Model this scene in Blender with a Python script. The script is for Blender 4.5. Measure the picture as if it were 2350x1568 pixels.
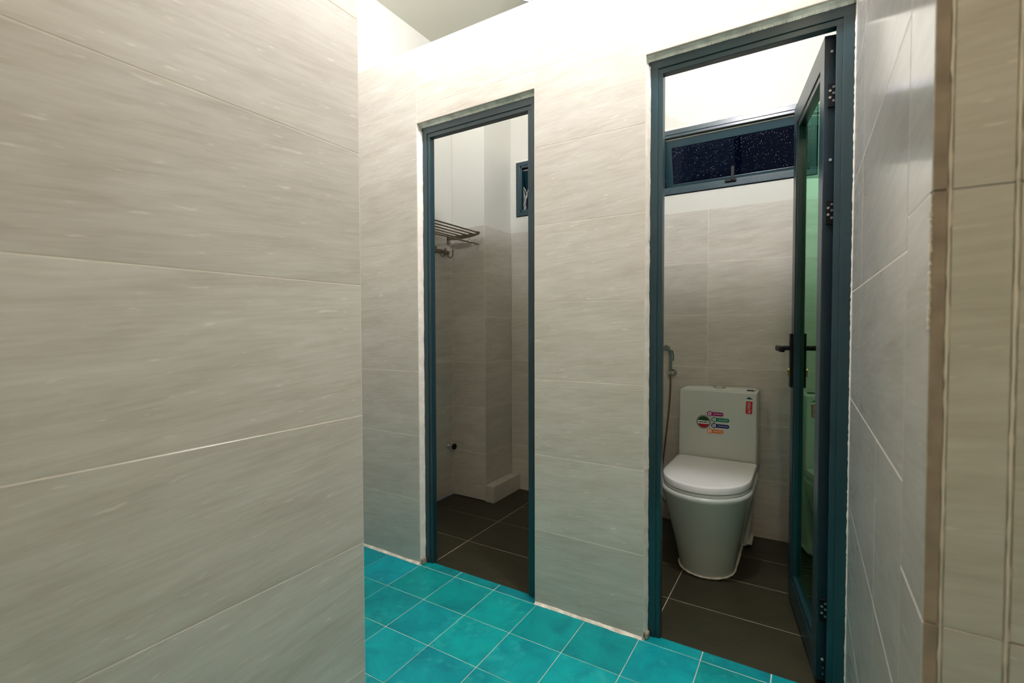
import bpy, bmesh, math, random
from mathutils import Vector, Matrix, Euler
random.seed(7)
S = bpy.context.scene
COL = S.collection
PI = math.pi
for o in list(bpy.data.objects): bpy.data.objects.remove(o)

# ------------------------------------------------------------------ camera
yaw, pitch, roll = .5496, .0287, -.0027
fw = Vector((-math.sin(yaw)*math.cos(pitch), math.cos(yaw)*math.cos(pitch), -math.sin(pitch)))
r0 = Vector((math.cos(yaw), math.sin(yaw), 0)); u0 = r0.cross(fw)
rr = r0*math.cos(roll)+u0*math.sin(roll); uu = -r0*math.sin(roll)+u0*math.cos(roll)
cam = bpy.data.cameras.new('camera'); camo = bpy.data.objects.new('camera', cam); COL.objects.link(camo)
camo.matrix_world = Matrix(((rr.x, uu.x, -fw.x, 0), (rr.y, uu.y, -fw.y, -1.6575), (rr.z, uu.z, -fw.z, 1.1018), (0, 0, 0, 1)))
cam.sensor_width = 36; cam.lens = 36*1100.6/2350; cam.clip_start = .02
cam.dof.use_dof = True; cam.dof.focus_distance = 2.1; cam.dof.aperture_fstop = 4.5
S.camera = camo

# ------------------------------------------------------------------ world, lamps, exposure
W = bpy.data.worlds.new('night'); S.world = W; W.use_nodes = True
W.node_tree.nodes['Background'].inputs[0].default_value = (.010, .018, .036, 1)
W.node_tree.nodes['Background'].inputs[1].default_value = .5
S.view_settings.view_transform = 'Standard'; S.view_settings.look = 'None'
S.view_settings.gamma = 1; S.view_settings.use_curve_mapping = False
S.view_settings.exposure = 0.09

LAMPS = [  # globe lamps on the ceiling (built with their fixtures below): x, y, watts, colour
    (-.32, -.30, 73, (1, .96, 1.02)),
    (.25, -2.45, 37, (1, .80, .58)),
    (-1.38, -.30, 21, (1, .96, 1.02)),
]
# ------------------------------------------------------------------ material helpers
def newmat(name):
    m = bpy.data.materials.new(name); m.use_nodes = True
    return m, m.node_tree.nodes, m.node_tree.links, m.node_tree.nodes['Principled BSDF']

def simple(name, col, rough=.5, metal=0, spec=.5, noise=0, nscale=20, bump=0, bscale=60):
    m, N, L, b = newmat(name)
    b.inputs['Base Color'].default_value = (*col, 1); b.inputs['Roughness'].default_value = rough
    b.inputs['Metallic'].default_value = metal; b.inputs['Specular IOR Level'].default_value = spec
    tc = N.new('ShaderNodeTexCoord')
    if noise:
        n = N.new('ShaderNodeTexNoise'); n.inputs['Scale'].default_value = nscale; n.inputs['Detail'].default_value = 5
        L.new(tc.outputs['Object'], n.inputs['Vector'])
        r = N.new('ShaderNodeValToRGB'); e = r.color_ramp.elements
        e[0].position = .3; e[1].position = .7
        e[0].color = (*[c*(1-noise) for c in col], 1); e[1].color = (*[min(1, c*(1+noise)) for c in col], 1)
        L.new(n.outputs['Fac'], r.inputs['Fac']); L.new(r.outputs['Color'], b.inputs['Base Color'])
    if bump:
        n2 = N.new('ShaderNodeTexNoise'); n2.inputs['Scale'].default_value = bscale; n2.inputs['Detail'].default_value = 6
        L.new(tc.outputs['Object'], n2.inputs['Vector'])
        bp = N.new('ShaderNodeBump'); bp.inputs['Strength'].default_value = bump; bp.inputs['Distance'].default_value = .004
        L.new(n2.outputs['Fac'], bp.inputs['Height']); L.new(bp.outputs['Normal'], b.inputs['Normal'])
    return m

def tile_mat(name, base, dark, light, rough, slant=.085, streak=.5, bump=.05, coarse=1.6, spec=.75):
    """Long-grained porcelain: streaks along the tile's local X, different on every tile."""
    m, N, L, b = newmat(name)
    tc = N.new('ShaderNodeTexCoord'); oi = N.new('ShaderNodeObjectInfo')
    mul = N.new('ShaderNodeMath'); mul.operation = 'MULTIPLY'; mul.inputs[1].default_value = 37
    L.new(oi.outputs['Random'], mul.inputs[0])
    add = N.new('ShaderNodeVectorMath'); add.operation = 'ADD'
    L.new(tc.outputs['Object'], add.inputs[0]); L.new(mul.outputs[0], add.inputs[1])
    def streaks(sx, sz, scale, det, w=0):
        mp = N.new('ShaderNodeMapping'); mp.inputs['Rotation'].default_value = (0, slant, 0)
        mp2 = N.new('ShaderNodeMapping'); mp2.inputs['Scale'].default_value = (sx, sz, sz)
        L.new(add.outputs[0], mp.inputs['Vector']); L.new(mp.outputs[0], mp2.inputs['Vector'])
        n = N.new('ShaderNodeTexNoise'); n.inputs['Scale'].default_value = scale; n.inputs['Detail'].default_value = det
        n.inputs['Roughness'].default_value = .6; n.inputs['Distortion'].default_value = w
        L.new(mp2.outputs[0], n.inputs['Vector']); return n
    fine = streaks(6, 90, 1.0*coarse, 6, .3); mid = streaks(2.2, 16, 1.0*coarse, 4, .8); cloud = streaks(3, 8, .9*coarse, 3)
    r = N.new('ShaderNodeValToRGB'); e = r.color_ramp.elements
    e[0].position = .28; e[0].color = (*dark, 1); e[1].position = .74; e[1].color = (*light, 1)
    k = r.color_ramp.elements.new(.5); k.color = (*base, 1)
    mx = N.new('ShaderNodeMix'); mx.data_type = 'FLOAT'; mx.inputs[0].default_value = streak
    L.new(mid.outputs['Fac'], mx.inputs[2]); L.new(fine.outputs['Fac'], mx.inputs[3])
    mx2 = N.new('ShaderNodeMix'); mx2.data_type = 'FLOAT'; mx2.inputs[0].default_value = .3
    L.new(mx.outputs[0], mx2.inputs[2]); L.new(cloud.outputs['Fac'], mx2.inputs[3])
    L.new(mx2.outputs[0], r.inputs['Fac'])
    # pale scratch-like flecks
    fl = streaks(9, 60, 1.1*coarse, 2); fr = N.new('ShaderNodeValToRGB'); fe = fr.color_ramp.elements
    fe[0].position = .66; fe[0].color = (0, 0, 0, 1); fe[1].position = .74; fe[1].color = (.35, .35, .35, 1)
    L.new(fl.outputs['Fac'], fr.inputs['Fac'])
    cm = N.new('ShaderNodeMix'); cm.data_type = 'RGBA'
    L.new(fr.outputs['Color'], cm.inputs[0]); L.new(r.outputs['Color'], cm.inputs[6])
    cm.inputs[7].default_value = (*[min(1, c*1.35) for c in light], 1)
    # slight overall difference from tile to tile
    hv = N.new('ShaderNodeHueSaturation'); vm = N.new('ShaderNodeMapRange')
    vm.inputs['To Min'].default_value = .95; vm.inputs['To Max'].default_value = 1.05
    L.new(oi.outputs['Random'], vm.inputs['Value']); L.new(vm.outputs[0], hv.inputs['Value'])
    L.new(cm.outputs[2], hv.inputs['Color']); L.new(hv.outputs['Color'], b.inputs['Base Color'])
    b.inputs['Roughness'].default_value = rough; b.inputs['Specular IOR Level'].default_value = spec
    bp = N.new('ShaderNodeBump'); bp.inputs['Strength'].default_value = bump; bp.inputs['Distance'].default_value = .002
    L.new(fine.outputs['Fac'], bp.inputs['Height']); L.new(bp.outputs['Normal'], b.inputs['Normal'])
    return m

M = {}
M['walltile'] = tile_mat('beige_grained_porcelain', (.55, .525, .465), (.425, .39, .33), (.675, .66, .605), .26, coarse=1.9)
M['gloss'] = tile_mat('beige_polished_porcelain', (.53, .505, .45), (.43, .40, .34), (.62, .60, .55), .15, bump=.015)
M['floordark'] = tile_mat('olive_brown_floor_porcelain', (.025, .0235, .0105), (.013, .012, .006), (.044, .041, .020), .5, slant=0, streak=.7, bump=.12, coarse=2.2, spec=.4)
M['clay'] = simple('raw_tile_edge', (.31, .25, .195), .75, noise=.25, nscale=30)
M['grout'] = simple('cream_grout', (.70, .65, .56), .8, noise=.12, nscale=9)
M['groutfloor'] = simple('floor_grout', (.58, .66, .60), .8, noise=.35, nscale=6)
M['groutdark'] = simple('stall_floor_grout', (.48, .43, .30), .8, noise=.5, nscale=7)
M['paint'] = simple('white_wall_paint', (.60, .60, .54), .55, noise=.015, nscale=3, bump=.04, bscale=30)
M['roomtile'] = simple('plain_beige_tiling', (.40, .37, .33), .4, noise=.1, nscale=4)
M['ceil'] = simple('ceiling_paint', (.68, .68, .585), .7)
M['plaster'] = simple('rough_pale_plaster', (.70, .74, .67), .8, noise=.25, nscale=25, bump=.5, bscale=80)
M['curb'] = simple('grubby_white_sealant', (.82, .70, .60), .6, noise=.35, nscale=22, bump=.4, bscale=70)
M['alu'] = simple('petrol_blue_powder_coat', (.007, .034, .046), .30, spec=.7, noise=.1, nscale=8)
M['alud'] = simple('dark_petrol_channel', (.004, .016, .026), .4)
M['black'] = simple('black_enamel', (.004, .004, .005), .45, spec=.25)
M['rubber'] = simple('black_gasket', (.008, .009, .01), .7)
M['steel'] = simple('zinc_screw', (.62, .62, .60), .3, metal=1)
M['chrome'] = simple('chrome', (.72, .72, .70), .12, metal=1)
M['brushed'] = simple('brushed_stainless', (.27, .235, .18), .28, metal=1)
M['brass'] = simple('brass', (.66, .47, .18), .25, metal=1)
M['ceramic'] = simple('white_glazed_ceramic', (.60, .64, .59), .12, spec=.6)
M['seat'] = simple('white_seat_plastic', (.78, .78, .76), .22)
M['seal'] = simple('white_silicone', (.85, .80, .72), .5, noise=.1, nscale=30)
M['sprayer'] = simple('chromed_plastic', (.35, .42, .40), .15, metal=.9)
M['twig'] = simple('pale_stay', (.50, .48, .40), .5)
for k, c in dict(st_dark=(.006, .02, .018), st_green=(.004, .06, .008), st_red=(.40, .004, .006), st_white=(.75, .78, .78),
                 st_mag=(.30, .004, .12), st_teal=(.0, .17, .09), st_navy=(.005, .012, .14), st_orange=(.72, .16, .02),
                 st_redlab=(.50, .01, .012), st_dgreen=(.003, .045, .03)).items():
    M[k] = simple('sticker_'+k[3:], c, .35)

def teal_mat():
    m, N, L, b = newmat('teal_cement_tile')
    tc = N.new('ShaderNodeTexCoord'); oi = N.new('ShaderNodeObjectInfo')
    mul = N.new('ShaderNodeMath'); mul.operation = 'MULTIPLY'; mul.inputs[1].default_value = 23
    L.new(oi.outputs['Random'], mul.inputs[0])
    add = N.new('ShaderNodeVectorMath'); L.new(tc.outputs['Object'], add.inputs[0]); L.new(mul.outputs[0], add.inputs[1])
    n = N.new('ShaderNodeTexNoise'); n.inputs['Scale'].default_value = 9; n.inputs['Detail'].default_value = 6; n.inputs['Roughness'].default_value = .6
    n.inputs['Distortion'].default_value = .6
    L.new(add.outputs[0], n.inputs['Vector'])
    r = N.new('ShaderNodeValToRGB'); e = r.color_ramp.elements
    e[0].position = .3; e[0].color = (.0, .205, .235, 1); e[1].position = .74; e[1].color = (.0, .35, .355, 1)
    k = r.color_ramp.elements.new(.5); k.color = (.0, .28, .295, 1)
    L.new(n.outputs['Fac'], r.inputs['Fac'])
    hv = N.new('ShaderNodeHueSaturation'); vm = N.new('ShaderNodeMapRange'); hm = N.new('ShaderNodeMapRange')
    vm.inputs['To Min'].default_value = .78; vm.inputs['To Max'].default_value = 1.2
    m2 = N.new('ShaderNodeMath'); m2.operation = 'FRACT'; L.new(mul.outputs[0], m2.inputs[0])
    hm.inputs['To Min'].default_value = .488; hm.inputs['To Max'].default_value = .512
    L.new(oi.outputs['Random'], vm.inputs['Value']); L.new(m2.outputs[0], hm.inputs['Value'])
    L.new(vm.outputs[0], hv.inputs['Value']); L.new(hm.outputs[0], hv.inputs['Hue']); L.new(r.outputs['Color'], hv.inputs['Color'])
    # dried cement haze and white paint specks lying on the tiles
    n2 = N.new('ShaderNodeTexNoise'); n2.inputs['Scale'].default_value = 34; n2.inputs['Detail'].default_value = 7
    L.new(add.outputs[0], n2.inputs['Vector'])
    n3 = N.new('ShaderNodeTexNoise'); n3.inputs['Scale'].default_value = 5; L.new(add.outputs[0], n3.inputs['Vector'])
    mm = N.new('ShaderNodeMath'); mm.operation = 'MULTIPLY'; L.new(n2.outputs['Fac'], mm.inputs[0]); L.new(n3.outputs['Fac'], mm.inputs[1])
    fr = N.new('ShaderNodeMapRange'); fr.inputs['From Min'].default_value = .30; fr.inputs['From Max'].default_value = .46; fr.inputs['To Max'].default_value = .35
    L.new(mm.outputs[0], fr.inputs['Value'])
    v = N.new('ShaderNodeTexVoronoi'); v.inputs['Scale'].default_value = 26; L.new(add.outputs[0], v.inputs['Vector'])
    vr = N.new('ShaderNodeMapRange'); vr.inputs['From Min'].default_value = .035; vr.inputs['From Max'].default_value = .02; vr.inputs['To Max'].default_value = .6
    L.new(v.outputs['Distance'], vr.inputs['Value'])
    mx = N.new('ShaderNodeMath'); mx.operation = 'MAXIMUM'; L.new(fr.outputs[0], mx.inputs[0]); L.new(vr.outputs[0], mx.inputs[1])
    cm = N.new('ShaderNodeMix'); cm.data_type = 'RGBA'; L.new(mx.outputs[0], cm.inputs[0]); L.new(hv.outputs['Color'], cm.inputs[6])
    cm.inputs[7].default_value = (.06, .52, .47, 1)
    b.inputs['Specular IOR Level'].default_value = .25
    L.new(cm.outputs[2], b.inputs['Base Color'])
    rg = N.new('ShaderNodeMapRange'); rg.inputs['To Min'].default_value = .4; rg.inputs['To Max'].default_value = .55
    L.new(n.outputs['Fac'], rg.inputs['Value']); L.new(rg.outputs[0], b.inputs['Roughness'])
    return m
M['teal'] = teal_mat()

def glass_mat(name, col, rough=0):
    m = bpy.data.materials.new(name); m.use_nodes = True; N = m.node_tree.nodes; L = m.node_tree.links
    N.clear(); o = N.new('ShaderNodeOutputMaterial'); g = N.new('ShaderNodeBsdfGlass')
    g.inputs['Color'].default_value = (*col, 1); g.inputs['Roughness'].default_value = rough; g.inputs['IOR'].default_value = 1.5
    L.new(g.outputs[0], o.inputs[0]); return m
M['greenglass'] = glass_mat('green_tinted_glass', (.64, .93, .77))
M['nightglass'] = glass_mat('dark_window_glass', (.35, .42, .6))
M['drop'] = simple('rain_drop', (.34, .40, .50), .08, spec=.8)
def emit(name, col, s):
    m = bpy.data.materials.new(name); m.use_nodes = True; N = m.node_tree.nodes; L = m.node_tree.links
    N.clear(); o = N.new('ShaderNodeOutputMaterial'); g = N.new('ShaderNodeEmission')
    g.inputs[0].default_value = (*col, 1); g.inputs[1].default_value = s; L.new(g.outputs[0], o.inputs[0]); return m
M['diff'] = simple('frosted_diffuser_off', (.70, .74, .76), .5)
M['lamprim'] = simple('white_lamp_rim', (.42, .47, .48), .4)

# ------------------------------------------------------------------ geometry helpers
def add_box(bm, x0, x1, y0, y1, z0, z1, bev=0, seg=1):
    b = bmesh.new()
    v = [b.verts.new((x, y, z)) for x in (x0, x1) for y in (y0, y1) for z in (z0, z1)]
    for f in ((0, 1, 3, 2), (4, 6, 7, 5), (0, 4, 5, 1), (2, 3, 7, 6), (0, 2, 6, 4), (1, 5, 7, 3)): b.faces.new([v[i] for i in f])
    if bev: bmesh.ops.bevel(b, geom=b.edges[:], offset=bev, segments=seg, affect='EDGES', profile=.5)
    merge(bm, b)
def merge(bm, b):
    me = bpy.data.meshes.new('t'); b.to_mesh(me); b.free(); bm.from_mesh(me); bpy.data.meshes.remove(me)
def add_cyl(bm, p0, p1, r, seg=16, r2=None, bev=0):
    p0 = Vector(p0); p1 = Vector(p1); d = p1-p0
    b = bmesh.new(); bmesh.ops.create_cone(b, cap_ends=True, segments=seg, radius1=r, radius2=r if r2 is None else r2, depth=d.length)
    if bev: bmesh.ops.bevel(b, geom=[e for e in b.edges if len(e.link_faces) == 2 and max(len(f.verts) for f in e.link_faces) > 4], offset=bev, segments=2, affect='EDGES')
    bmesh.ops.transform(b, matrix=Matrix.Translation((p0+p1)/2) @ d.to_track_quat('Z', 'Y').to_matrix().to_4x4(), verts=b.verts[:])
    merge(bm, b)
def add_tube(bm, pts, r, seg=8, jit=0, rng=random):
    pts = [Vector(p) for p in pts]; rings = []
    up = None
    for i, p in enumerate(pts):
        t = (pts[min(i+1, len(pts)-1)]-pts[max(i-1, 0)]).normalized()
        if up is None: up = t.orthogonal().normalized()
        up = (up-t*up.dot(t)).normalized(); s = t.cross(up)
        q = r*(1+(rng.random()*2-1)*jit)
        rings.append([bm.verts.new(p+(up*math.cos(a*2*PI/seg)+s*math.sin(a*2*PI/seg))*q*(1+(rng.random()-.5)*jit*.6)) for a in range(seg)])
    for a, b2 in zip(rings, rings[1:]):
        for k in range(seg): bm.faces.new((a[k], a[(k+1) % seg], b2[(k+1) % seg], b2[k]))
    bm.faces.new(rings[0][::-1]); bm.faces.new(rings[-1])
def smooth_path(pts, n=8):
    P = [Vector(p) for p in pts]; P = [P[0]*2-P[1]]+P+[P[-1]*2-P[-2]]; out = []
    for i in range(1, len(P)-2):
        for k in range(n):
            t = k/n; a, b, c, d = P[i-1:i+3]
            out.append(.5*((2*b)+(c-a)*t+(2*a-5*b+4*c-d)*t*t+(3*b-a-3*c+d)*t**3))
    out.append(P[-2]); return out
def add_loft(bm, rings, cap0=True, cap1=True):
    R = [[bm.verts.new(p) for p in r] for r in rings]; n = len(R[0])
    for a, b2 in zip(R, R[1:]):
        for k in range(n): bm.faces.new((a[k], a[(k+1) % n], b2[(k+1) % n], b2[k]))
    if cap0: bm.faces.new(R[0][::-1])
    if cap1: bm.faces.new(R[-1])
def add_prism(bm, pts2, y0, y1):
    """outline in XZ extruded along Y"""
    add_loft(bm, [[(x, y0, z) for x, z in pts2], [(x, y1, z) for x, z in pts2]])

def obj(name, bm, mat, parent=None, smooth=False, label=None, loc=None, rot=None):
    if isinstance(bm, bpy.types.Mesh): me = bm
    else:
        bmesh.ops.recalc_face_normals(bm, faces=bm.faces[:])
        me = bpy.data.meshes.new(name); bm.to_mesh(me); bm.free()
        if smooth:
            for p in me.polygons: p.use_smooth = True
            me.set_sharp_from_angle(angle=math.radians(38))
        me.materials.append(mat)
    o = bpy.data.objects.new(name, me); COL.objects.link(o)
    if parent: o.parent = parent
    if loc: o.location = loc
    if rot: o.rotation_euler = rot
    if label: o['label'] = label
    return o
def empty(name, loc=(0, 0, 0), rz=0):
    o = bpy.data.objects.new(name, None); COL.objects.link(o); o.location = loc; o.rotation_euler = (0, 0, rz); o.empty_display_size = .05
    return o
def tag(o, label=None, cat=None, group=None, kind=None):
    if label: o['label'] = label
    if cat: o['category'] = cat
    if group: o['group'] = group
    if kind: o['kind'] = kind
    return o
def struct(name, bm, mat, label=None):
    return tag(obj(name, bm, mat), label, None, None, 'structure')
def boxes(*bs, bev=0, seg=1):
    bm = bmesh.new()
    for b in bs: add_box(bm, *b, bev=bev, seg=seg)
    return bm

# ------------------------------------------------------------------ tiles
_tm = {}
T = .009
def tile_mesh(L, H, mat, t=T, flat=False):
    k = (round(L, 4), round(H, 4), mat.name, flat)
    if k not in _tm:
        bm = bmesh.new()
        if flat: add_box(bm, -L/2, L/2, -H/2, H/2, -t, 0, .0006)
        else: add_box(bm, -L/2, L/2, 0, t, -H/2, H/2, .0006)
        bmesh.ops.recalc_face_normals(bm, faces=bm.faces[:])
        me = bpy.data.meshes.new('tile'); bm.to_mesh(me); bm.free(); me.materials.append(mat); _tm[k] = me
    return _tm[k]
ROT = {'-Y': 0, '+X': PI/2, '-X': -PI/2, '+Y': PI}
def put_tile(parent, facing, plane, u0, u1, z0, z1, mat, gap=.0022, name='tile'):
    L, H = u1-u0-gap, z1-z0-gap
    if L < .004 or H < .004: return
    c = (u0+u1)/2
    d = random.uniform(0, .0003)
    loc = {'-Y': (c, plane-d, 0), '+Y': (c, plane+d, 0), '+X': (plane+d, c, 0), '-X': (plane-d, c, 0)}[facing]
    o = obj(name, tile_mesh(L, H, mat), mat, parent, loc=(loc[0], loc[1], (z0+z1)/2), rot=(0, 0, ROT[facing]))
    return o
def grout_bed(parent, facing, plane, u0, u1, z0, z1, mat=None, rec=.0002):
    mat = mat or M['grout']; a, b = rec, T+.0005
    if facing == '-Y': bx = (u0, u1, plane+a, plane+b, z0, z1)
    elif facing == '+Y': bx = (u0, u1, plane-b, plane-a, z0, z1)
    elif facing == '+X': bx = (plane-b, plane-a, u0, u1, z0, z1)
    else: bx = (plane+a, plane+b, u0, u1, z0, z1)
    return obj('grout_bed', boxes(bx), mat, parent)
def tiled(parent, facing, plane, us, zs, mat=None, bed=True):
    mat = mat or M['walltile']
    if bed: grout_bed(parent, facing, plane, us[0], us[-1], zs[0], zs[-1])
    for z0, z1 in zip(zs, zs[1:]):
        for u0, u1 in zip(us, us[1:]): put_tile(parent, facing, plane, u0, u1, z0, z1, mat)

# ------------------------------------------------------------------ setting: floors
CX0, CX1, RX = -1.985, .1103, 1.35       # far left wall, right wall, outer room side
YL, YR, YB = -.893, -1.0, -3.6           # ends of the two near walls, back of the room
LX = -.8766
CEIL = 2.862
fl = struct('floor', boxes((-2.3, RX+.2, YB-.2, .045, -.14, -.0016)), M['groutfloor'], 'corridor floor of square teal tiles with pale joints')
s = .2052; X0 = -1.5156; Y0 = -.007
i0, i1 = -3, 15
def inside(x0, x1, y0, y1):
    return (x1 > CX0 and x0 < CX1 and y1 > YL and y0 < .05) or (x1 > LX and x0 < CX1 and y0 < YL+.1) or (x1 > LX and x0 < RX and y0 < YR)
for i in range(i0, i1):
    for j in range(0, 17):
        xa, xb = X0+i*s, X0+(i+1)*s; ya, yb = Y0-(j+1)*s, Y0-j*s
        if not inside(xa, xb, ya, yb): continue
        xa2, xb2 = max(xa, CX0), min(xb, RX)
        g = .0028
        o = obj('tile', tile_mesh(xb2-xa2-g, s-g, M['teal'], flat=True), M['teal'], fl, loc=((xa2+xb2)/2, (ya+yb)/2, random.uniform(-.0004, .0003)))
        if xb-xa == xb2-xa2: o.rotation_euler = (random.uniform(-.001, .001), random.uniform(-.001, .001), random.choice((0, PI/2, PI, -PI/2)))
for i in range(0, 8):      # cut strips in the two doorways
    xa, xb = X0+i*s, X0+(i+1)*s
    for d0, d1 in ((-1.52, -.912), (-.475, .11)):
        a, b = max(xa, d0), min(xb, d1)
        if b-a > .01: obj('tile', tile_mesh(b-a-.0034, .049, M['teal'], flat=True), M['teal'], fl, loc=((a+b)/2, .0195, random.uniform(-.0006, 0)))

YBK = 1.154
sf = struct('floor_stall', boxes((CX0, CX1+.01, .045, YBK+.02, -.14, -.0062)), M['groutdark'], 'dark olive brown tiled floor inside the stalls')
for (xs, lim) in (([-1.985, -1.485, -.86], 0), ([-.76, -.466, .11], 1)):
    ys = [.046, .322, .612, .88, YBK]
    for x0, x1 in zip(xs, xs[1:]):
        for y0, y1 in zip(ys, ys[1:]):
            obj('tile', tile_mesh(x1-x0-.003, y1-y0-.003, M['floordark'], flat=True), M['floordark'], sf, loc=((x0+x1)/2, (y0+y1)/2, -.005+random.uniform(-.0003, .0003)))

# ------------------------------------------------------------------ setting: shell
PT = 2.362       # top of the stall partition
wf = struct('wall_front', boxes((CX0, -1.52, T, .10, 0, PT), (-.911, -.476, T, .10, 0, PT), (-1.52, -.911, T, .10, 2.032, PT), (-.476, CX1, T, .10, 2.032, PT)),
            M['plaster'], 'stall front wall of pale grained tiles with two door openings')
rows = [.004, .3, .6, .9, 1.2, 1.5, 1.8, 2.1, PT]
tiled(wf, '-Y', 0, [CX0, -1.521], rows)
tiled(wf, '-Y', 0, [-.911, -.476], rows)
tiled(wf, '-Y', 0, [-1.521, -.911], [2.031, 2.1, PT])
tiled(wf, '-Y', 0, [-.476, CX1], [2.031, PT])
obj('wall_cap', boxes((CX0, CX1, 0.0005, .10, PT+.0005, PT+.006)), M['paint'], wf)
# inside face of the partition
for us in ([CX0, -1.521], [-.911, -.86], [-.76, -.476]):
    tiled(wf, '+Y', .1085, us, [0, .3, .59, .88, 1.17, 1.457, 1.745])

SR = [0, .3, .59, .88, 1.17, 1.457, 1.747]
# stall back wall with the two window openings
WZ0, WZ1 = 1.850, 2.222
W1 = (-1.690, -.95); W2 = (-.745, .045)
P = YBK+.004
wb = struct('wall_back', boxes((-2.3, .35, P, P+.14, -.14, WZ0), (-2.3, .35, P, P+.14, WZ1, CEIL+.1), (-2.3, W1[0], P, P+.14, WZ0, WZ1),
            (W1[1], W2[0], P, P+.14, WZ0, WZ1), (W2[1], .35, P, P+.14, WZ0, WZ1)), M['paint'], 'stall back wall, tiled to chest height and painted white above')
tiled(wb, '-Y', YBK, [-1.72, -1.3, -.86], SR)
tiled(wb, '-Y', YBK, [-.76, -.461, .11], SR)
# far left wall
wfl = struct('wall_left_far', boxes((-2.15, CX0-.004, YL-.2, P, 0, CEIL+.1)), M['paint'], 'white painted far left wall above its tiles')
tiled(wfl, '+X', CX0, [.1, .4, .835], SR)
tiled(wfl, '+X', CX0, [YL, -.6, 0], [0, .3, .6, .9, 1.2, 1.5, 1.8, 2.1, PT])
# stall divider
wd = struct('wall_divider', boxes((-.856, -.764, .1, P, 0, PT)), M['paint'], 'wall between the two stalls')
tiled(wd, '+X', -.76, [.11, .41, YBK], SR)
tiled(wd, '-X', -.86, [.11, .41, YBK], SR)
# pipe pier in the left stall
PX, PY = -1.7265, .835
tr = struct('trim_1', boxes((CX0-.002, PX-.004, PY+.004, P, 0, CEIL)), M['paint'], 'square pipe pier in the back left corner of the left stall')
tiled(tr, '-Y', PY, [CX0, PX-.0005], SR)
tiled(tr, '+X', PX, [PY+.0005, YBK], SR)
# low plinth against the pier
pl = struct('trim_2', boxes((PX, -1.668, PY+.004, YBK, -.005, .092)), M['grout'], 'low tiled plinth along the foot of the pier')
obj('tile', boxes((PX+.001, -1.660, PY-.006, PY+.003, -.004, .098), bev=.001), M['walltile'], pl)
obj('tile', boxes((-1.668, -1.659, PY+.004, YBK, -.004, .089), bev=.001), M['walltile'], pl)
obj('tile', boxes((PX+.001, -1.659, PY+.004, YBK, .090, .100), bev=.001), M['walltile'], pl)

# right wall (near part runs to the free end at YR)
RT = 2.862
wr = struct('wall_right', boxes((CX1+T, .35, YR+T, P, 0, CEIL+.1), (.34, RX+.2, YR+T, YR+.15, 0, CEIL+.1)), M['plaster'], 'glossy tiled right wall beside the open door')
g = M['gloss']
grout_bed(wr, '-X', CX1, YR+T, 0.1, 0, 2.7)
for z0, z1, us in ((0, .3, [-.86, -.586, 0]), (.3, .6, [-.86, -.586, 0]), (.6, .9, [-.86, -.586, 0]), (.9, 1.2, [-.86, -.26, 0]), (1.2, 1.5, [-.86, -.26, 0]),
                   (1.5, 1.8, [-.86, -.26, 0]), (1.8, 2.1, [-.86, -.26, 0]), (2.1, 2.4, [-.86, -.26, 0]), (2.4, 2.7, [-.86, -.26, 0])):
    for u0, u1 in zip(us, us[1:]): put_tile(wr, '-X', CX1, u0, u1, z0, z1, g)
NZ = [0, .335, .787, 1.242, 1.69, 2.14, 2.7]
for z0, z1 in zip(NZ, NZ[1:]): put_tile(wr, '-X', CX1, YR+.0006, -.86, z0, z1, g)
tiled(wr, '-X', CX1+.002, [.11, .5, YBK], SR)
# free end of that wall: raw tile edge, then narrow end tiles, then the side room's wall
grout_bed(wr, '-Y', YR+.002, CX1+.002, RX, 0, 2.7, rec=.0012)
for z0, z1 in zip(NZ, NZ[1:]):
    obj('tile_edge', boxes((CX1+.0004, CX1+.0125, YR+.0002, YR+.0105, z0+.001, z1-.001), bev=.0008), M['clay'], wr, label='raw brown clay edge of a cut tile')
    put_tile(wr, '-Y', YR, CX1+.0158, CX1+.0622, z0, z1, M['walltile'], gap=.0008)
    us = [CX1+.0655, CX1+.35, CX1+.95, RX]
    for u0, u1 in zip(us, us[1:]): put_tile(wr, '-Y', YR, u0, u1, z0, z1, M['walltile'])
rng = random.Random(3)
def ragged(parent, path, r, jit, mat, name='sealant', seg=6, n=60, off=.0015, label=None):
    a, b = Vector(path[0]), Vector(path[1]); pts = []
    for i in range(n+1):
        pts.append(a.lerp(b, i/n)+Vector((rng.uniform(-off, off), rng.uniform(-off, off), 0)))
    bm = bmesh.new(); add_tube(bm, pts, r, seg, jit, rng); return obj(name, bm, mat, parent, label=label)
ragged(wr, ((CX1+.0142, YR+.0008, 0), (CX1+.0142, YR+.0008, 2.6)), .0014, .5, M['grout'], 'grout_line', n=200, off=.0004)
ragged(wr, ((CX1+.0640, YR+.0004, 0), (CX1+.0640, YR+.0004, 2.6)), .0018, .35, M['grout'], 'grout_line', n=200, off=.0003)
ragged(wr, ((CX1-.0004, YR+.0008, 1.10), (CX1-.0004, YR+.0008, 1.238)), .0011, .6, M['grout'], 'grout_line', n=60, off=.0003)

# near left wall
wl = struct('wall_left', boxes((CX0, LX-T, YB, YL-T, 0, CEIL+.1)), M['plaster'], 'large near left wall of beige grained tiles')
grout_bed(wl, '+X', LX, YB, YL-.0006, 0, 2.7)
lrows = [0, .3, .6, .9, 1.2, 1.5, 1.8, 2.1, 2.4, 2.7]
for z0, z1 in zip(lrows, lrows[1:]):
    us = [YB, -3.1, -2.49, -1.89, YL-.0004]
    for u0, u1 in zip(us, us[1:]): put_tile(wl, '+X', LX, u0, u1, z0, z1, M['walltile'], gap=.0020)
tiled(wl, '+Y', YL, [CX0, -1.5, LX-.001], lrows)
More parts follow.
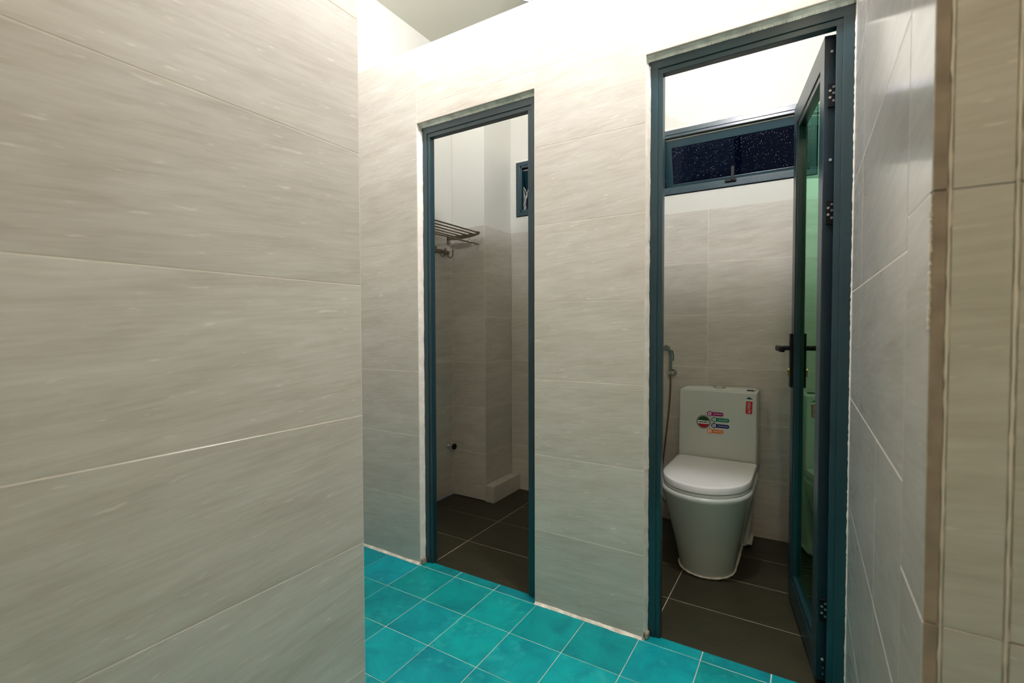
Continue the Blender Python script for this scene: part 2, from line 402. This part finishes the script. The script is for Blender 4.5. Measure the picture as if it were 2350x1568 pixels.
# rest of the room, behind the camera
wn = struct('wall_rear', boxes((-2.3, RX+.3, YB-.2, YB-T, 0, CEIL+.1)), M['roomtile'], 'rear wall behind the viewpoint')
wo = struct('wall_right_far', boxes((RX, RX+.2, YB-.1, YR+.2, 0, CEIL+.1)), M['roomtile'], 'far right wall of the wash room')
ce = struct('ceiling', boxes((-2.3, RX+.3, YB-.3, P+.14, CEIL, CEIL+.12)), M['ceil'], 'plain off white ceiling above the partition')

# sealant along the foot of the front wall and at its corners
def curb(x0, x1):
    bm = bmesh.new(); n = int((x1-x0)/.008); top = []; h = .007; w = .010
    for i in range(n+1):
        h = h*.8+.2*(.007+rng.uniform(-.004, .004)); w = w*.8+.2*(.010+rng.uniform(-.006, .006)); x = x0+(x1-x0)*i/n
        top.append([(x, .002, h+.001), (x, -.002, h), (x, -w*.6, h*.5), (x, -w, 0), (x, .002, -.001)])
    add_loft(bm, top); o = obj('sealant', bm, M['curb'], wf, label='chipped pinkish white sealant along the wall foot')
curb(CX0, -1.522); curb(-.909, -.478)

# ------------------------------------------------------------------ doors: frames
def door_frame(name, x0, x1, label, shorten=0):
    d = empty(name, (0, 0, 0)); tag(d, label, None, None, 'structure')
    y0, y1 = .030, .082; zt = 2.018
    def jamb(a, sgn):
        bm = bmesh.new()
        xs = sorted((a, a+sgn*.030)); add_box(bm, xs[0], xs[1], y0, y1, 0, zt, .0015, 2)
        xs = sorted((a+sgn*.029, a+sgn*.046)); add_box(bm, xs[0], xs[1], y0+.004, .064, 0, zt-.047, .0015, 2)
        return obj('frame_jamb', bm, M['alu'], d)
    jamb(x0+.003, 1); jamb(x1-.002, -1)
    bm = bmesh.new(); add_box(bm, x0+.003, x1-.002, y0-.0005, y1, zt-.030, zt, .0015, 2)
    add_box(bm, x0+.03, x1-.03, y0+.004, .064, zt-.048, zt-.029, .0015, 2); obj('frame_head', bm, M['alu'], d)
    # gasket on the closing side
    obj('gasket', boxes((x0+.049-.016, x0+.049-.010, .0645, .069, .02, zt-.05)), M['rubber'], d)
    # smeared plaster and silicone between frame and tiles
    bm = bmesh.new(); n = 200; rings = []; w = .0085
    for i in range(n+1):
        z = .022+(2.00-.022)*i/n; w = w*.75+.25*(.0085+rng.uniform(-.003, .003)+(.004 if rng.random() < .06 else 0))
        rings.append([(x0-.0005, .0015, z), (x0+w*.45, .012, z), (x0+w, .027, z), (x0+w*.9, .0315, z), (x0-.0005, .034, z)])
    add_loft(bm, rings); obj('plaster_reveal', bm, M['seal'], d, label='ragged pale filler strip beside the jamb')
    bm = bmesh.new(); rings = []
    for i in range(n+1):
        x = x0+(x1-x0)*i/n; w = .006+rng.uniform(0, .004)
        rings.append([(x, .012, 2.0335), (x, .012, 2.030), (x, .024, 2.029-w*.4), (x, .0305, 2.026-w), (x, .034, 2.0335)])
    add_loft(bm, rings); obj('plaster_reveal', bm, M['plaster'], d)
    return d
d1 = door_frame('door_1', -1.521, -.911, 'petrol blue door frame of the left stall, without a leaf')
d2 = door_frame('door_2', -.476, .1128, 'petrol blue door frame of the right stall')
ragged(d2, ((.1100, .024, 0), (.1100, .024, 2.03)), .0016, .5, M['seal'], n=260, off=.0004)
ragged(d1, ((-.9125, .024, .01), (-.9125, .024, 2.0)), .0012, .8, M['seal'], n=120, off=.0006)
for xx, nm in ((-1.5175, d1), (-.4725, d2)):   # broken foot of the filler
    bm = bmesh.new(); add_box(bm, xx-.002, xx+.012, .004, .03, .0, .022, .003); obj('mortar_lump', bm, M['clay'], nm)
# strike plate on the left stall's jamb
bm = bmesh.new(); add_box(bm, -1.4885, -1.4865, .066, .078, .93, 1.09, .0005); obj('strike_plate', bm, M['black'], d1)
for z in (.945, 1.0, 1.03, 1.075):
    bm = bmesh.new(); add_cyl(bm, (-1.4866, .070, z), (-1.4853, .070, z), .003, 10); obj('screw', bm, M['steel'], d1)

# ------------------------------------------------------------------ the open door leaf
ang = math.atan2(.51, -.087)
lf = empty('door_leaf', (.0375, .071, 0), ang)
tag(lf, 'narrow petrol blue framed glass door standing open into the right stall', 'door')
LW, LT = .517, .040; zb, zt = .012, 1.968
SW = .058
def stile(xa, xb):
    bm = bmesh.new(); add_box(bm, xa, xb, -LT, 0, zb, zt, .0012, 2)
    return bm
bm = stile(.0, SW); o = obj('stile', bm, M['alu'], lf)
bm = stile(LW-SW, LW); o2 = obj('stile', bm, M['alu'], lf)
for a, b in ((zb, zb+.085), (zt-.075, zt)):
    bm = bmesh.new(); add_box(bm, SW-.001, LW-SW+.001, -LT, -.0004, a, b, .0012, 2); obj('rail', bm, M['alu'], lf)
# glazing beads
ga, gb, gz0, gz1 = SW, LW-SW, zb+.085, zt-.075
for bx in ((ga, ga+.014, gz0, gz1), (gb-.014, gb, gz0, gz1), (ga, gb, gz0, gz0+.022), (ga, gb, gz1-.022, gz1)):
    bm = bmesh.new(); add_box(bm, bx[0], bx[1], -LT+.003, -.004, bx[2], bx[3], .002, 2); obj('glazing_bead', bm, M['alu'], lf)
bm = bmesh.new(); add_box(bm, ga+.004, gb-.004, -.024, -.018, gz0+.006, gz1-.006); obj('glass_pane', bm, M['greenglass'], lf, label='green tinted glass')
# dark channel on the hinge edge
bm = bmesh.new()
add_box(bm, -.0025, .0006, -.012, -.002, zb+.01, zt-.004); add_box(bm, -.0016, .0006, -LT+.002, -.012, zb+.01, zt-.010)
obj('edge_channel', bm, M['alud'], lf, label='dark grooved hinge edge')
for z in (1.790, 1.445, .235):
    bm = bmesh.new(); add_box(bm, -.0065, -.0024, -.034, -.008, z-.036, z+.034, .001); add_cyl(bm, (-.006, -.0345, z-.036), (-.006, -.0345, z+.034), .0045, 10)
    h = obj('hinge', bm, M['black'], lf, label='black hinge plate')
    for k, (dy, dz) in enumerate(((-.023, .022), (-.014, .012), (-.023, .004), (-.014, -.008), (-.023, -.018))):
        bm = bmesh.new(); add_cyl(bm, (-.0064, dy, z+dz), (-.0078, dy, z+dz), .0037, 12); add_cyl(bm, (-.0078, dy, z+dz), (-.0082, dy, z+dz), .0018, 6)
        obj('screw', bm, M['steel'], h)
for z in (1.918, 1.600, .080):
    bm = bmesh.new(); add_cyl(bm, (-.002, -.018, z), (-.004, -.018, z), .004, 12); obj('screw', bm, M['lamprim'], lf)
for z in (.055, .035):
    bm = bmesh.new(); add_cyl(bm, (-.002, -.020, z), (-.004, -.020, z), .0025, 8); obj('screw', bm, M['steel'], lf)
# handles, both faces
for sgn, y in ((1, 0), (-1, -LT)):
    bm = bmesh.new(); ys = sorted((y-sgn*.001, y+sgn*.010)); add_box(bm, LW-.048, LW-.016, ys[0], ys[1], .862, 1.076, .003, 2)
    hp = obj('handle_plate', bm, M['black'], lf)
    bm = bmesh.new(); yc = y+sgn*.010; xc = LW-.032
    add_cyl(bm, (xc, yc-sgn*.002, 1.018), (xc, yc+sgn*.040, 1.018), .0095, 16)
    ys = sorted((yc+sgn*.032, yc+sgn*.050)); add_box(bm, xc-.118, xc+.012, ys[0], ys[1], 1.006, 1.030, .005, 3)
    obj('lever', bm, M['black'], hp, True)
    bm = bmesh.new(); add_cyl(bm, (xc, yc-sgn*.002, .930), (xc, yc+sgn*.007, .930), .0085, 16); add_box(bm, xc-.005, xc+.005, *sorted((yc-sgn*.002, yc+sgn*.007)), .905, .930, .001)
    obj('lock_cylinder', bm, M['brass'], hp, label='brass lock cylinder')

# ------------------------------------------------------------------ windows
def window(name, x0, x1, sash_ang, label, drops):
    w = empty(name); tag(w, label, None, None, 'structure')
    ya, yb = YBK-.004, YBK+.055; z0, z1 = WZ0+.004, WZ1-.008; x0 += .005; x1 -= .005
    fwid = .042
    def bar(bx, nm):
        bm = bmesh.new(); xa, xb, za, zb_ = bx; add_box(bm, xa, xb, ya, yb, za, zb_, .0015, 2); return bm
    for a, b, sg in ((x0, x0+.026, 1), (x1-.026, x1, -1)):
        bm = bmesh.new(); add_box(bm, a, b, ya, yb, z0, z1, .0015, 2)
        xs = sorted(((b if sg > 0 else a)-sg*.001, (b if sg > 0 else a)+sg*.014)); add_box(bm, xs[0], xs[1], ya+.004, ya+.028, z0+.01, z1-.01, .0012, 1)
        obj('frame_bar', bm, M['alu'], w)
    for a, b, sg in ((z0, z0+.026, 1), (z1-.026, z1, -1)):
        bm = bmesh.new(); add_box(bm, x0+.001, x1-.001, ya-.0003, yb, a, b, .0015, 2)
        zs = sorted(((b if sg > 0 else a)-sg*.001, (b if sg > 0 else a)+sg*.014)); add_box(bm, x0+.03, x1-.03, ya+.004, ya+.028, zs[0], zs[1], .0012, 1)
        obj('frame_bar', bm, M['alu'], w)
    # plaster edge around the frame
    bm = bmesh.new()
    add_tube(bm, [(x0-.002+(x1-x0+.004)*i/80, YBK+.002, WZ1-.004+rng.uniform(-.001, .001)) for i in range(81)], .0055, 6, .3, rng)
    obj('plaster_edge', bm, M['seal'], w)
    bm = bmesh.new()
    add_tube(bm, [(x0-.002, YBK+.002, WZ0+(WZ1-WZ0)*i/40) for i in range(41)], .004, 6, .4, rng)
    obj('plaster_edge', bm, M['seal'], w)
    # sash, hinged at its top and pushed outwards
    sh = z1-z0-.074; sx0, sx1 = x0+.030, x1-.030
    pv = Vector((0, YBK+.038, z1-.040))
    R = Matrix.Translation(pv) @ Matrix.Rotation(sash_ang, 4, 'X')
    def sobj(nm, bm, mat, par=None, lab=None):
        bmesh.ops.transform(bm, matrix=R, verts=bm.verts[:]); return obj(nm, bm, mat, par or w, label=lab)
    bm = bmesh.new()
    add_box(bm, sx0, sx0+.042, -.014, .014, -sh, 0, .0015, 2); add_box(bm, sx1-.042, sx1, -.014, .014, -sh, 0, .0015, 2)
    add_box(bm, sx0+.04, sx1-.04, -.014, .014, -.046, 0, .0015, 2); add_box(bm, sx0+.04, sx1-.04, -.014, .014, -sh, -sh+.040, .0015, 2)
    sash = sobj('sash', bm, M['alu'])
    bm = bmesh.new(); add_box(bm, sx0+.04, sx1-.04, -.003, .003, -sh+.037, -.043); sobj('glass_pane', bm, M['nightglass'], sash)
    bm = bmesh.new(); add_box(bm, sx0+.001, sx1-.001, -.0165, -.0135, -.004, .001); sobj('edge_highlight', bm, M['seal'], sash)  # pale strip painted on as the highlight along the sash's top edge
    bm = bmesh.new(); add_box(bm, sx0, sx1, -.008, .012, .001, .034); sobj('dark_gap', bm, M['rubber'], sash)  # black strip standing in for the shade in the open gap above the sash
    if drops:
        bm = bmesh.new(); r2 = random.Random(11)
        for k in range(drops):
            b = bmesh.new(); bmesh.ops.create_icosphere(b, subdivisions=1, radius=1)
            px = r2.uniform(sx0+.045, sx1-.045); t = r2.random()
            if r2.random() < .5: t = t**2.2
            pz = -.05-(sh-.1)*t; r = r2.uniform(.0004, .0011)*(1.7 if r2.random() < .10 else 1)
            bmesh.ops.transform(b, matrix=Matrix.Translation((px, -.0032, pz)) @ Matrix.Diagonal((r, r*.5, r*r2.uniform(1, 1.5), 1)), verts=b.verts[:])
            merge(bm, b)
        o = sobj('raindrops', bm, M['drop'], sash); o['kind'] = 'stuff'
    # friction stay on the left side
    bm = bmesh.new()
    add_tube(bm, [(sx0-.006, YBK+.030, z0+.13), (sx0+.004, YBK+.07, z0+.10), (sx0+.006, YBK+.10, z0+.05)], .0016, 6)
    obj('friction_stay', bm, M['steel'], w)
    # latch on the bottom bar
    cx = (x0+x1)/2
    bm = bmesh.new(); add_box(bm, cx-.030, cx+.026, ya-.011, ya+.0005, z0+.022, z0+.036, .003, 2); la = obj('latch', bm, M['black'], w)
    bm = bmesh.new(); add_box(bm, cx+.001, cx+.017, ya-.016, ya-.006, z0+.028, z0+.100, .003, 2); obj('latch_lever', bm, M['black'], la)
    return w
w2 = window('window_2', *W2, math.radians(14), 'petrol blue awning window with raindrops above the toilet', 650)
w1 = window('window_1', *W1, math.radians(30), 'petrol blue awning window of the left stall, mostly hidden by the jamb', 0)
bm = bmesh.new()
add_tube(bm, smooth_path([(-1.655, YBK+.05, 2.06), (-1.640, YBK+.055, 2.03), (-1.633, YBK+.055, 2.00), (-1.645, YBK+.05, 1.965), (-1.655, YBK+.045, 1.935)], 4), .0024, 6, .3, rng)
add_tube(bm, smooth_path([(-1.622, YBK+.055, 2.045), (-1.634, YBK+.055, 2.01), (-1.640, YBK+.05, 1.975)], 4), .002, 6, .3, rng)
obj('wire_tie', bm, M['twig'], w1, True, label='pale twisted wire hanging in the open gap')

# ------------------------------------------------------------------ toilet
TX = -.379
to = empty('toilet', (TX, .75, 0)); tag(to, 'white one-piece toilet with stickers on its tank in the right stall', 'toilet')
def dshape(hw, yf, yr, z, n=28, straight=None, rc=.02, p=2.05):
    """outline in local coordinates of the toilet (origin at TX, .75)"""
    ym = straight if straight is not None else yf+hw*1.08
    pts = []
    for i in range(n+1):
        a = PI+PI*i/n; c, s_ = math.cos(a), math.sin(a)
        pts.append((hw*math.copysign(abs(c)**(2/p), c), ym-.75+(ym-yf)*math.copysign(abs(s_)**(2/p), s_), z))
    for i in range(1, 6): pts.append((hw, ym-.75+(yr-ym)*i/6*.98, z))
    for i in range(0, 5):
        a = PI/2*i/4; pts.append((hw-rc+rc*math.cos(a), yr-.75-rc+rc*math.sin(a), z))
    for i in range(0, 5):
        a = PI/2+PI/2*i/4; pts.append((-hw+rc+rc*math.cos(a), yr-.75-rc+rc*math.sin(a), z))
    for i in range(5, 0, -1): pts.append((-hw, ym-.75+(yr-ym)*i/6*.98, z))
    return pts
prof = [(0, .118, .560), (.02, .121, .553), (.08, .130, .535), (.15, .143, .513), (.22, .158, .488), (.29, .172, .462), (.34, .183, .443), (.370, .190, .431), (.382, .193, .427), (.389, .192, .429), (.393, .189, .433)]
bm = bmesh.new(); add_loft(bm, [dshape(hw, yf, .90+.06*(z/.39)**2, z-.003, straight=yf+hw*1.15) for z, hw, yf in prof])
obj('bowl', bm, M['ceramic'], to, True)
# rear body behind the groove
bm = bmesh.new()
def rrect(x0, x1, y0, y1, z, r=.02, n=5):
    o = []
    for cx, cy, a0 in ((x1-r, y0+r, -PI/2), (x1-r, y1-r, 0), (x0+r, y1-r, PI/2), (x0+r, y0+r, PI)):
        for i in range(n+1): a = a0+PI/2*i/n; o.append((cx+r*math.cos(a), cy+r*math.sin(a), z))
    return o
add_loft(bm, [rrect(-hw, hw, .985-.75+dy, 1.135-.75, z-.004, .018) for z, hw, dy in ((0.005, .145, 0), (.03, .150, 0), (.15, .160, -.01), (.28, .172, -.03), (.36, .182, -.05), (.395, .186, -.055), (.41, .186, -.04))])
obj('rear_base', bm, M['ceramic'], to, True)
bm = bmesh.new(); add_box(bm, .137, .165, .955-.75, 1.10-.75, .022, .034, .004, 2); obj('foot_flange', bm, M['ceramic'], to, True)
bm = bmesh.new(); yt = .938-.75
add_loft(bm, [rrect(-hw, hw, yt+dy, 1.135-.75, z, .009) for z, hw, dy in ((.385, .186, .006), (.40, .186, 0), (.55, .184, 0), (.70, .182, .001), (.773, .1815, .001), (.777, .181, .0015), (.779, .179, .004))])
tank = obj('tank', bm, M['ceramic'], to, True)
bm = bmesh.new(); add_loft(bm, [rrect(-h, h, yt+.012+e, 1.13-.75-e, z, .014) for z, h, e in ((.776, .170, 0), (.780, .170, 0), (.784, .169, .001), (.786, .165, .005))])
obj('tank_lid', bm, M['ceramic'], tank, True)
bm = bmesh.new(); add_loft(bm, [[(.0+.032*k*math.cos(a*PI/12), .075*0+yt+.085+.022*k*math.sin(a*PI/12), z) for a in range(24)] for z, k in ((.785, 1), (.792, 1), (.794, .9))])
obj('flush_button', bm, M['chrome'], tank, True)
bm = bmesh.new(); add_box(bm, .135, .165, yt+.02, yt+.045, .7775, .7915, .002, 2); obj('lid_clip', bm, M['st_dark'], tank)
# seat and lid
bm = bmesh.new(); add_loft(bm, [dshape(h, yf, .925, z, straight=.665, rc=.012) for z, h, yf in ((.390, .181, .444), (.394, .184, .440), (.403, .184, .440), (.405, .182, .443))])
obj('seat_ring', bm, M['seat'], to, True)
bm = bmesh.new(); add_loft(bm, [dshape(h, yf, .931, z, straight=.665, rc=.012) for z, h, yf in ((.4065, .183, .440), (.409, .187, .435), (.430, .187, .435), (.4345, .185, .438), (.4365, .180, .445), (.4375, .168, .46))])
obj('seat_lid', bm, M['seat'], to, True, label='glossy white closed seat lid')
# silicone bead around the foot
bp_ = dshape(.121, .555, .925, 0.001, straight=.555+.12*1.15); bp_ = bp_[:34]
bm = bmesh.new(); add_tube(bm, [(x, y, .001) for x, y, z in bp_], .0045, 8, .25, rng)
obj('silicone_bead', bm, M['seal'], to, True)
bm = bmesh.new(); add_tube(bm, [(.12, .14+.01*i, .001) for i in range(12)], .004, 6, .25, rng); obj('silicone_bead', bm, M['seal'], to, True)
# stickers, drawn on the tank's front face (local x right, z up)
def disc2(cx, cz, r, n=28, a0=0, a1=2*PI): return [(cx+r*math.cos(a0+(a1-a0)*i/n), cz+r*math.sin(a0+(a1-a0)*i/n)) for i in range(n if a1-a0 > 6.2 else n+1)]
def flat(pts, lift, mat, par, nm='print'):
    bm = bmesh.new(); y = yt-lift*.00025-.0002
    add_prism(bm, pts, y, y+.0002+lift*.00025); return obj(nm, bm, mat, par)
def text(body, cx, cz, size, mat, par, lift, rot=0, sx=1):
    cu = bpy.data.curves.new('text', 'FONT'); cu.body = body; cu.size = size; cu.align_x = 'CENTER'; cu.align_y = 'CENTER'; cu.extrude = .0001
    t = bpy.data.objects.new('lettering_src', cu); COL.objects.link(t)
    dg = bpy.context.evaluated_depsgraph_get(); me = bpy.data.meshes.new_from_object(t.evaluated_get(dg)); bpy.data.objects.remove(t)
    me.transform(Matrix.Translation((cx, yt-lift*.00025-.0003, cz)) @ Matrix.Rotation(PI/2, 4, 'X') @ Matrix.Rotation(rot, 4, 'Z') @ Matrix.Diagonal((sx, 1, 1, 1)))
    me.materials.clear(); me.materials.append(mat); o = bpy.data.objects.new('lettering', me); COL.objects.link(o); o.parent = par
def print_line(a, b, cz, h, mat, par, lift, cuts):
    """print too small to read: a broken line of even strokes"""
    e = [0, *cuts, 1]; g_ = .0012
    for q0, q1 in zip(e, e[1:]):
        p0 = a+(b-a)*q0+(g_ if q0 else 0); p1 = a+(b-a)*q1
        flat([(p0, cz-h), (p1, cz-h), (p1, cz+h), (p0, cz+h)], lift, mat, par, 'print_line')
cxs = -.441-TX; czs = .617
stk = flat(disc2(cxs, czs, .0345), 0, M['st_dark'], to, 'flag_sticker'); stk['label'] = 'round sticker with four coloured tags'
flat(disc2(cxs, czs, .0318), 1, M['st_white'], stk); flat(disc2(cxs, czs, .0300), 2, M['st_dark'], stk)
flat(disc2(cxs, czs, .0268, 16, math.radians(17), math.radians(163)), 3, M['st_green'], stk)
flat([(cxs-.0265, czs-.009), (cxs+.0265, czs-.009), (cxs+.0265, czs+.0075), (cxs-.0265, czs+.0075)], 4, M['st_white'], stk)
flat(disc2(cxs, czs, .0268, 16, math.radians(200), math.radians(340)), 3, M['st_red'], stk)
print_line(cxs-.021, cxs+.021, czs-.0006, .0030, M['st_teal'], stk, 5, (.30, .5, .8))
for (px0, px1, cz, m_, tx) in ((-.412, -.347, .662, 'st_mag', (.3, .75)), (-.390, -.319, .634, 'st_teal', (.45,)), (-.390, -.319, .603, 'st_navy', (.2, .55)), (-.411, -.346, .574, 'st_orange', (.6,))):
    a, b = px0-TX, px1-TX; h = .0092
    flat([(a, cz-h), *disc2(b-h, cz, h, 8, -PI/2, PI/2), (a, cz+h)], 2, M[m_], stk, 'tag')
    hexp = [(a+.0145*math.cos(k*PI/3+PI/2), cz+.0145*math.sin(k*PI/3+PI/2)) for k in range(6)]
    flat(hexp, 3, M[m_], stk, 'tag_badge'); flat(disc2(a, cz, .0088, 16), 4, M['st_white'], stk, 'tag_badge')
    flat([(a-.003, cz-.004), (a+.004, cz-.004), (a+.004, cz+.001), (a, cz+.001), (a, cz+.005), (a-.003, cz+.005)], 5, M[m_], stk, 'tag_mark')
    print_line(a+.018, b-.007, cz, .0011, M['st_white'], stk, 4, tx)
rx0, rx1 = -.2455-TX, -.2165-TX
ls = flat([(rx0-.0015, .680), (rx0+.002, .677), (rx1-.004, .677), (rx1-.002, .681), (rx1, .738), (rx0+.001, .738)], 1, M['st_redlab'], to, 'red_label')
ls['label'] = 'small red label with a green roof mark'
flat([(rx0-.001, .7405), (rx1+.001, .7405), (rx1+.001, .7475), (rx0-.001, .7475)], 1, M['st_white'], ls)
flat([(rx0-.001, .7490), (rx1+.002, .7490), ((rx0+rx1)/2, .7600)], 1, M['st_dgreen'], ls, 'roof_mark')
text('AUTEX', (rx0+rx1)/2, .707, .0185, M['st_white'], ls, 2, rot=PI/2, sx=.92)

# ------------------------------------------------------------------ bidet sprayer
bs = empty('bidet_sprayer', (-.652, YBK, .90)); tag(bs, 'chrome hand bidet sprayer hanging on the wall left of the toilet', 'sprayer')
bm = bmesh.new(); add_cyl(bm, (.012, 0, -.055), (.012, -.010, -.055), .019, 20, bev=.002); add_box(bm, -.013, .015, -.040, -.008, -.066, -.046, .004, 2); obj('wall_holder', bm, M['chrome'], bs, True)
bm = bmesh.new(); add_tube(bm, smooth_path([(0, -.030, -.06), (.001, -.030, -.02), (.002, -.031, .03), (-.002, -.036, .066), (-.012, -.050, .088)], 5), .0095, 12); add_cyl(bm, (-.006, -.044, .082), (-.020, -.064, .086), .015, 16, .017, bev=.002)
obj('spray_head', bm, M['sprayer'], bs, True)
bm = bmesh.new(); add_tube(bm, smooth_path([(.010, -.034, .072), (.015, -.024, .045), (.014, -.018, .012)], 5), .0035, 8); obj('trigger', bm, M['sprayer'], bs, True)
bm = bmesh.new(); pts = smooth_path([(0, -.030, -.06), (.002, -.030, -.10), (-.002, -.028, -.20), (-.010, -.026, -.30), (-.024, -.026, -.43), (-.040, -.028, -.58), (-.052, -.03, -.68), (-.045, -.03, -.76), (-.02, -.028, -.80), (.01, -.02, -.78), (.012, -.012, -.72)], 14)
rings = [(p, .0052 if i % 2 else .0044) for i, p in enumerate(pts)]
for a, b in zip(pts, pts[1:]): pass
add_tube(bm, pts, .0048, 8); obj('hose', bm, M['brushed'], bs, True, label='flexible metal hose')
bm = bmesh.new(); add_cyl(bm, (.012, 0.0, -.70), (.012, -.03, -.70), .010, 12); add_cyl(bm, (.012, -.018, -.72), (.012, -.018, -.69), .009, 12); obj('hose_valve', bm, M['chrome'], bs, True)

# ------------------------------------------------------------------ towel rack in the left stall
tk = empty('towel_rack', (CX0, .5, 1.69)); tag(tk, 'stainless wall towel rack with rods and hooks in the left stall', 'rack')
ya_, yb_ = -.30, .29
for i, x in enumerate((.240, .188, .136, .084, .034)):
    bm = bmesh.new(); add_tube(bm, [(x, ya_-.012, .004), (x, yb_+.012, .004)], .0048, 10); obj('rod', bm, M['brushed'], tk, True)
for y in (ya_, yb_):
    bm = bmesh.new()
    add_loft(bm, [[(x, y-.004, zt2), (x, y+.004, zt2), (x, y+.004, zb2), (x, y-.004, zb2)] for x, zt2, zb2 in ((.001, .000, -.020), (.03, .001, -.024), (.10, .001, -.026), (.18, .001, -.020), (.235, .001, -.012), (.247, .001, -.008))])
    add_cyl(bm, (.243, y-.006, .003), (.243, y+.006, .003), .009, 12)
    obj('arm', bm, M['brushed'], tk, True)
    bm = bmesh.new(); add_box(bm, .0005, .006, y-.012, y+.012, -.045, .012, .002, 2); obj('wall_bracket', bm, M['brushed'], tk)
    bm = bmesh.new(); add_tube(bm, smooth_path([(.170, y, -.018), (.176, y, -.045), (.200, y, -.066), (.235, y, -.066)], 5), .0032, 8); obj('bar_hanger', bm, M['chrome'], tk, True)
bm = bmesh.new(); add_tube(bm, [(.236, ya_-.01, -.068), (.236, yb_+.01, -.068)], .0048, 10); obj('towel_bar', bm, M['brushed'], tk, True)
bm = bmesh.new(); add_box(bm, .006, .012, ya_-.005, yb_+.005, -.112, -.092, .001); obj('hook_rail', bm, M['brushed'], tk)
for y in (-.25, -.16, -.07, .02, .11, .20, .275):
    bm = bmesh.new(); add_tube(bm, smooth_path([(.010, y, -.098), (.016, y, -.128), (.034, y, -.138), (.050, y, -.125), (.054, y, -.096)], 5), .0034, 8); add_cyl(bm, (.0535, y, -.098), (.0535, y, -.090), .005, 8)
    obj('hook', bm, M['brushed'], tk, True)

# ------------------------------------------------------------------ little stop valve
av = empty('stop_valve', (CX0, .787, .33)); tag(av, 'small dark stop valve low on the left stall wall', 'valve')
bm = bmesh.new(); add_cyl(bm, (0, 0, 0), (.006, 0, 0), .019, 20, bev=.002); obj('wall_flange', bm, M['chrome'], av, True)
bm = bmesh.new(); add_cyl(bm, (.005, 0, 0), (.036, 0, 0), .008, 12); add_cyl(bm, (.026, 0, 0), (.026, 0, -.030), .007, 12); obj('valve_body', bm, M['chrome'], av, True)
bm = bmesh.new(); R_ = []
for x, k in ((.036, .7), (.039, 1), (.052, 1), (.055, .75)): R_.append([(x, .0175*k*(1+.14*math.cos(6*a*PI/18))*math.cos(a*PI/18), .0175*k*(1+.14*math.cos(6*a*PI/18))*math.sin(a*PI/18)) for a in range(36)])
add_loft(bm, R_); obj('valve_knob', bm, M['black'], av, True)

# ------------------------------------------------------------------ ceiling lights
GR = .058
def ceiling_light(x, y, on, label, lamp=None):
    c = empty('ceiling_light', (x, y, CEIL)); tag(c, label, 'lamp')
    bm = bmesh.new(); add_loft(bm, [[(r*math.cos(a*PI/24), r*math.sin(a*PI/24), z) for a in range(48)] for r, z in ((.098, 0), (.100, -.006), (.096, -.014), (.086, -.016), (.084, -.010))], False, False)
    obj('lamp_rim', bm, M['lamprim'], c, True)
    if on:
        bm = bmesh.new(); bmesh.ops.create_icosphere(bm, subdivisions=3, radius=GR); bmesh.ops.translate(bm, vec=(0, 0, -.09), verts=bm.verts[:])
        obj('globe', bm, emit('lit_globe', lamp[3], lamp[2]/(4*PI*PI*GR*GR)), c, True)
        bm = bmesh.new(); add_cyl(bm, (0, 0, -.036), (0, 0, -.006), .03, 20); obj('collar', bm, M['lamprim'], c)
        return
    bm = bmesh.new(); add_loft(bm, [[(.085*math.cos(a*PI/24), .085*math.sin(a*PI/24), z) for a in range(48)] for z in (-.008, -.011)])
    obj('diffuser', bm, M['lit'] if on else M['diff'], c)
ceiling_light(-1.232, .555, False, 'round downlight, switched off, on the ceiling above the left stall')
ceiling_light(LAMPS[0][0], LAMPS[0][1], True, 'lit globe lamp on the ceiling over the corridor', LAMPS[0])
ceiling_light(LAMPS[1][0], LAMPS[1][1], True, 'lit globe lamp on the ceiling of the wash room behind the viewpoint', LAMPS[1])
ceiling_light(LAMPS[2][0], LAMPS[2][1], True, 'lit globe lamp on the ceiling outside the left stall', LAMPS[2])
